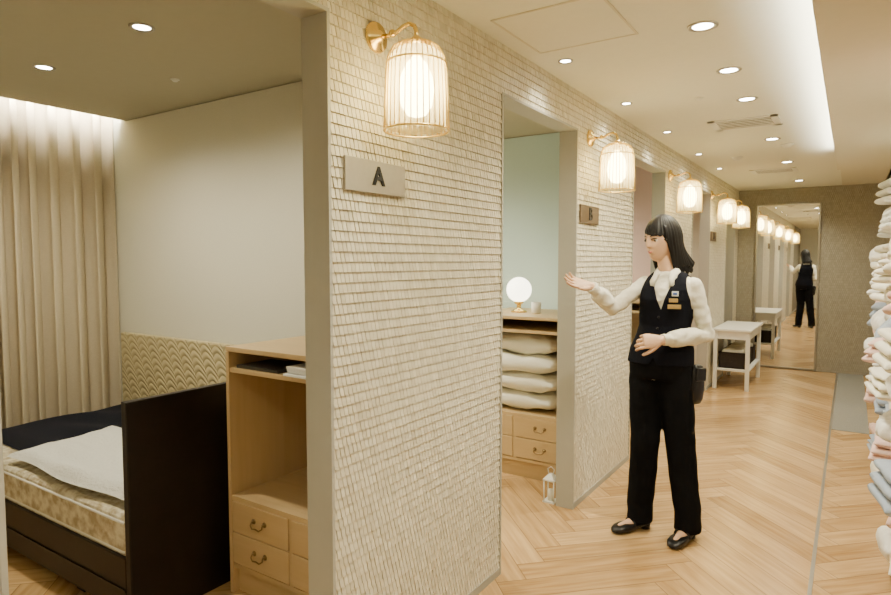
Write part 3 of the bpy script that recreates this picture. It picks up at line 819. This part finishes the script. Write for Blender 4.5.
# shirt
def wrinkle(me,amp,sc,seed=0):
    me.update()
    nrm=[v.normal.copy() for v in me.vertices]
    for v,n_ in zip(me.vertices,nrm):
        p=v.co; d=mn.noise(V((p.x*sc,p.y*sc,p.z*sc*1.6))+V((seed,0,0)))
        rdg=1-abs(mn.noise(p*sc*1.3+V((3,seed,7))))*2
        v.co=p+n_*(d*amp+rdg*amp*.5)
mb=MB(); torso(mb,.002)
def sleeve(S,E,W):
    d=(W-E).normalized(); We=W-d*.006
    mb.tube([S,S*.72+E*.28,S*.4+E*.6,E,E*.7+We*.3,E*.35+We*.65,We-d*.050,We-d*.042,We-d*.040,We],[.039,.039,.038,.037,.041,.041,.038,.029,.0275,.0285],20,rounded=False)
    mb.sphere(S,.039); mb.sphere(E,.037)
sleeve(SR,ER,WR); sleeve(SL,EL,WL)
me=remesh(mb,"blouse",['shirt'],.0045,2); wrinkle(me,.0055,19)
part(person,"blouse",me,[],"white long-sleeved blouse")
mb=MB()
for sx in(-1,1):
    def cp(a,rad,z): a=math.radians(a); return V((.039,0,z))+(L*math.sin(a)*sx+N*math.cos(a))*rad
    g=[]
    for a,r0,z0,r1,z1 in((20,.062,1.305,.108,1.245),(30,.056,1.318,.110,1.248),(42,.052,1.326,.098,1.268),(58,.049,1.332,.082,1.288),(80,.048,1.336,.068,1.304),(110,.048,1.338,.062,1.312),(145,.048,1.340,.060,1.316),(180,.048,1.340,.059,1.316)):
        g.append([cp(a,r0-.003,z0-.03),cp(a,r0,z0),cp(a,r0+.004,z0+.001),cp(a,(r0+r1)/2+.002,(z0+z1)/2+.003),cp(a,r1,z1)])
    mb.loft([[g[t][k] for t in range(len(g))] for k in range(5)],close=False,cap=False)
cl=part(person,"collar",mb,['shirt']); cl.modifiers.new("s",'SOLIDIFY').thickness=.003
# vest
mb=MB(); torso(mb,.013,.86,1.32,extra=lambda z:(.006*(z<.95)+.0,.006*(z<.95)))
me=remesh(mb,"vest",['vest'],.0045,3)
bm=bmesh.new(); bm.from_mesh(me)
Z=V((0,0,1)); CX=V((.045,0,0))
VS=.062/.18; AS=.25
def cut(co,no):
    bmesh.ops.bisect_plane(bm,geom=bm.verts[:]+bm.edges[:]+bm.faces[:],plane_co=co,plane_no=no.normalized(),dist=1e-6)
for s_ in(-1,1):
    cut(CX+Z*1.13,L*s_-Z*VS)
    cut(CX+L*(s_*.122),L)
    cut(CX+L*(s_*.122)+Z*1.18,L*s_+Z*AS)
    cut(CX+L*(s_*.058),L)
    cut(V((.014,0,.90)),L*s_+Z*.6)
cut(Z*1.135,Z); cut(Z*1.285,Z); cut(Z*.868,Z)
dl=[]
for f in bm.faces:
    c_=f.calc_center_median(); q=c_-CX; lx=abs(q.dot(L)); ny=q.dot(N); z=c_.z
    kill=False
    if ny>0 and z>1.13 and lx<(z-1.13)*VS: kill=True
    if z>1.135 and (lx>.122 or (z>1.18 and lx>.122-AS*(z-1.18))): kill=True
    if z>1.285 and lx<.058: kill=True
    if z<.868 and f.normal.z<-.7: kill=True
    q2=c_-V((.014,0,0))
    if ny>0 and z<.90 and abs(q2.dot(L))<(.90-z)*.6: kill=True
    if kill: dl.append(f)
bmesh.ops.delete(bm,geom=dl,context='FACES'); bm.to_mesh(me); bm.free()
for p in me.polygons: p.use_smooth=True
vs=part(person,"vest",me,[],"black V-neck uniform vest"); vs.modifiers.new("s",'SOLIDIFY').thickness=.004
for z,dd in((.93,.121),(.985,.108),(1.04,.099),(1.095,.106)):
    mb=MB(); cx=.045-(1.2-z)*.12
    mb.sphere(V((cx,0,z))+N*dd,.006,u=10,v=6); part(person,"button",mb,['shoe'])
def badge(name,lx,ny,z,w,h,mat,ang=22,th_=.004):
    mb=MB(); mb.box(-w/2,w/2,-th_,th_,-h/2,h/2,.001)
    o=part(person,name,mb,[mat]); o.location=V((.042,0,z))+L*lx+N*ny
    o.rotation_euler=(0,0,-TH+math.radians(ang)); return o
badge("name_badge",.068,.120,1.150,.060,.020,'gold')
badge("name_badge",.064,.122,1.180,.040,.018,'gold')
badge("pin_badge",.070,.117,1.212,.030,.024,'paper')
badge("pin_badge",.070,.121,1.212,.018,.010,'blue')
# trousers
mb=MB(); torso(mb,.012,.79,.96)
for h,k_,a,sx in((HR,KR,AR,-1),(HL,KL,AL,1)):
    mb.tube([h+V((0,0,.04)),h*.75+k_*.25,h*.4+k_*.6,k_,k_*.5+a*.5,a+V((0,0,.06)),a+V((0,0,-.035))],[.078,.082,.077,.070,.066,.063,.064],24)
me=remesh(mb,"trousers",['trouser'],.008,6); wrinkle(me,.003,9,3); part(person,"trousers",me,[],"black straight-leg trousers")
for a,d in((AR,V((-.93,-.36,0))),(AL,V((-.72,-.69,0)))):
    d=d.normalized(); sd=V((-d.y,d.x,0)); base_=V((a.x,a.y,0)); mb=MB(); R=[]
    for s,w,zb,zt in((-.062,.012,.026,.05),(-.055,.026,.024,.062),(-.03,.033,.022,.060),(.01,.034,.018,.046),(.05,.038,.010,.044),(.10,.043,.006,.046),(.135,.039,.005,.038),(.158,.026,.006,.028),(.168,.008,.010,.018)):
        R.append([base_+d*s+sd*(w*math.copysign(abs(math.cos(q*math.pi/10))**.7,math.cos(q*math.pi/10)))+V((0,0,(zb+zt)/2+(zt-zb)/2*math.copysign(abs(math.sin(q*math.pi/10))**.7,math.sin(q*math.pi/10)))) for q in range(20)])
    mb.loft(R)
    sh=part(person,"shoe",mb,['shoe'],"black leather strap shoe with low heel")
    mb=MB(); mb.loft([[base_+d*(-.032+.028*math.cos(q*math.pi/8)*s_)+sd*.028*s_*math.sin(q*math.pi/8)+V((0,0,z)) for q in range(16)] for s_,z in((.9,0),(1,.030))]); part(sh,"heel",mb,['shoe'])
    mb=MB(); mb.tube([base_+d*.055+sd*(.038*math.cos(q*math.pi/10))+V((0,0,.030+.034*math.sin(q*math.pi/10))) for q in range(11)],.006,8); part(sh,"strap",mb,['shoe'])
# rounded hip pouch
mb=MB(); R=[]
for z,w_,d_ in((-.10,.014,.010),(-.095,.030,.018),(-.075,.040,.024),(-.03,.044,.028),(.03,.042,.027),(.07,.038,.022),(.088,.030,.016),(.094,.014,.008)):
    R.append([V((w_*math.copysign(abs(math.cos(q*math.pi/12))**.7,math.cos(q*math.pi/12)),d_*math.copysign(abs(math.sin(q*math.pi/12))**.8,math.sin(q*math.pi/12)),z)) for q in range(24)])
mb.loft(R)
mb.box(-.034,.034,-.031,-.015,.015,.08,.006)
po=part(person,"belt_pouch",mb,['shoe'],"small rounded black leather pouch worn on the hip"); po.location=(.158,-.080,.77); po.rotation_euler=(0,.06,.5)

# ------------------------------------------------------------------ world + camera
w=bpy.data.worlds.new("World"); SC.world=w; w.use_nodes=True
w.node_tree.nodes["Background"].inputs[0].default_value=(1,.93,.82,1); w.node_tree.nodes["Background"].inputs[1].default_value=.3
cam=bpy.data.cameras.new("Camera"); cam.sensor_width=36; cam.lens=614/891*36; cam.clip_start=.02
co=bpy.data.objects.new("Camera",cam); link(co); co.location=(0,0,1.40)
co.rotation_euler=(math.radians(90-3.45),0,math.radians(33.4))
SC.camera=co
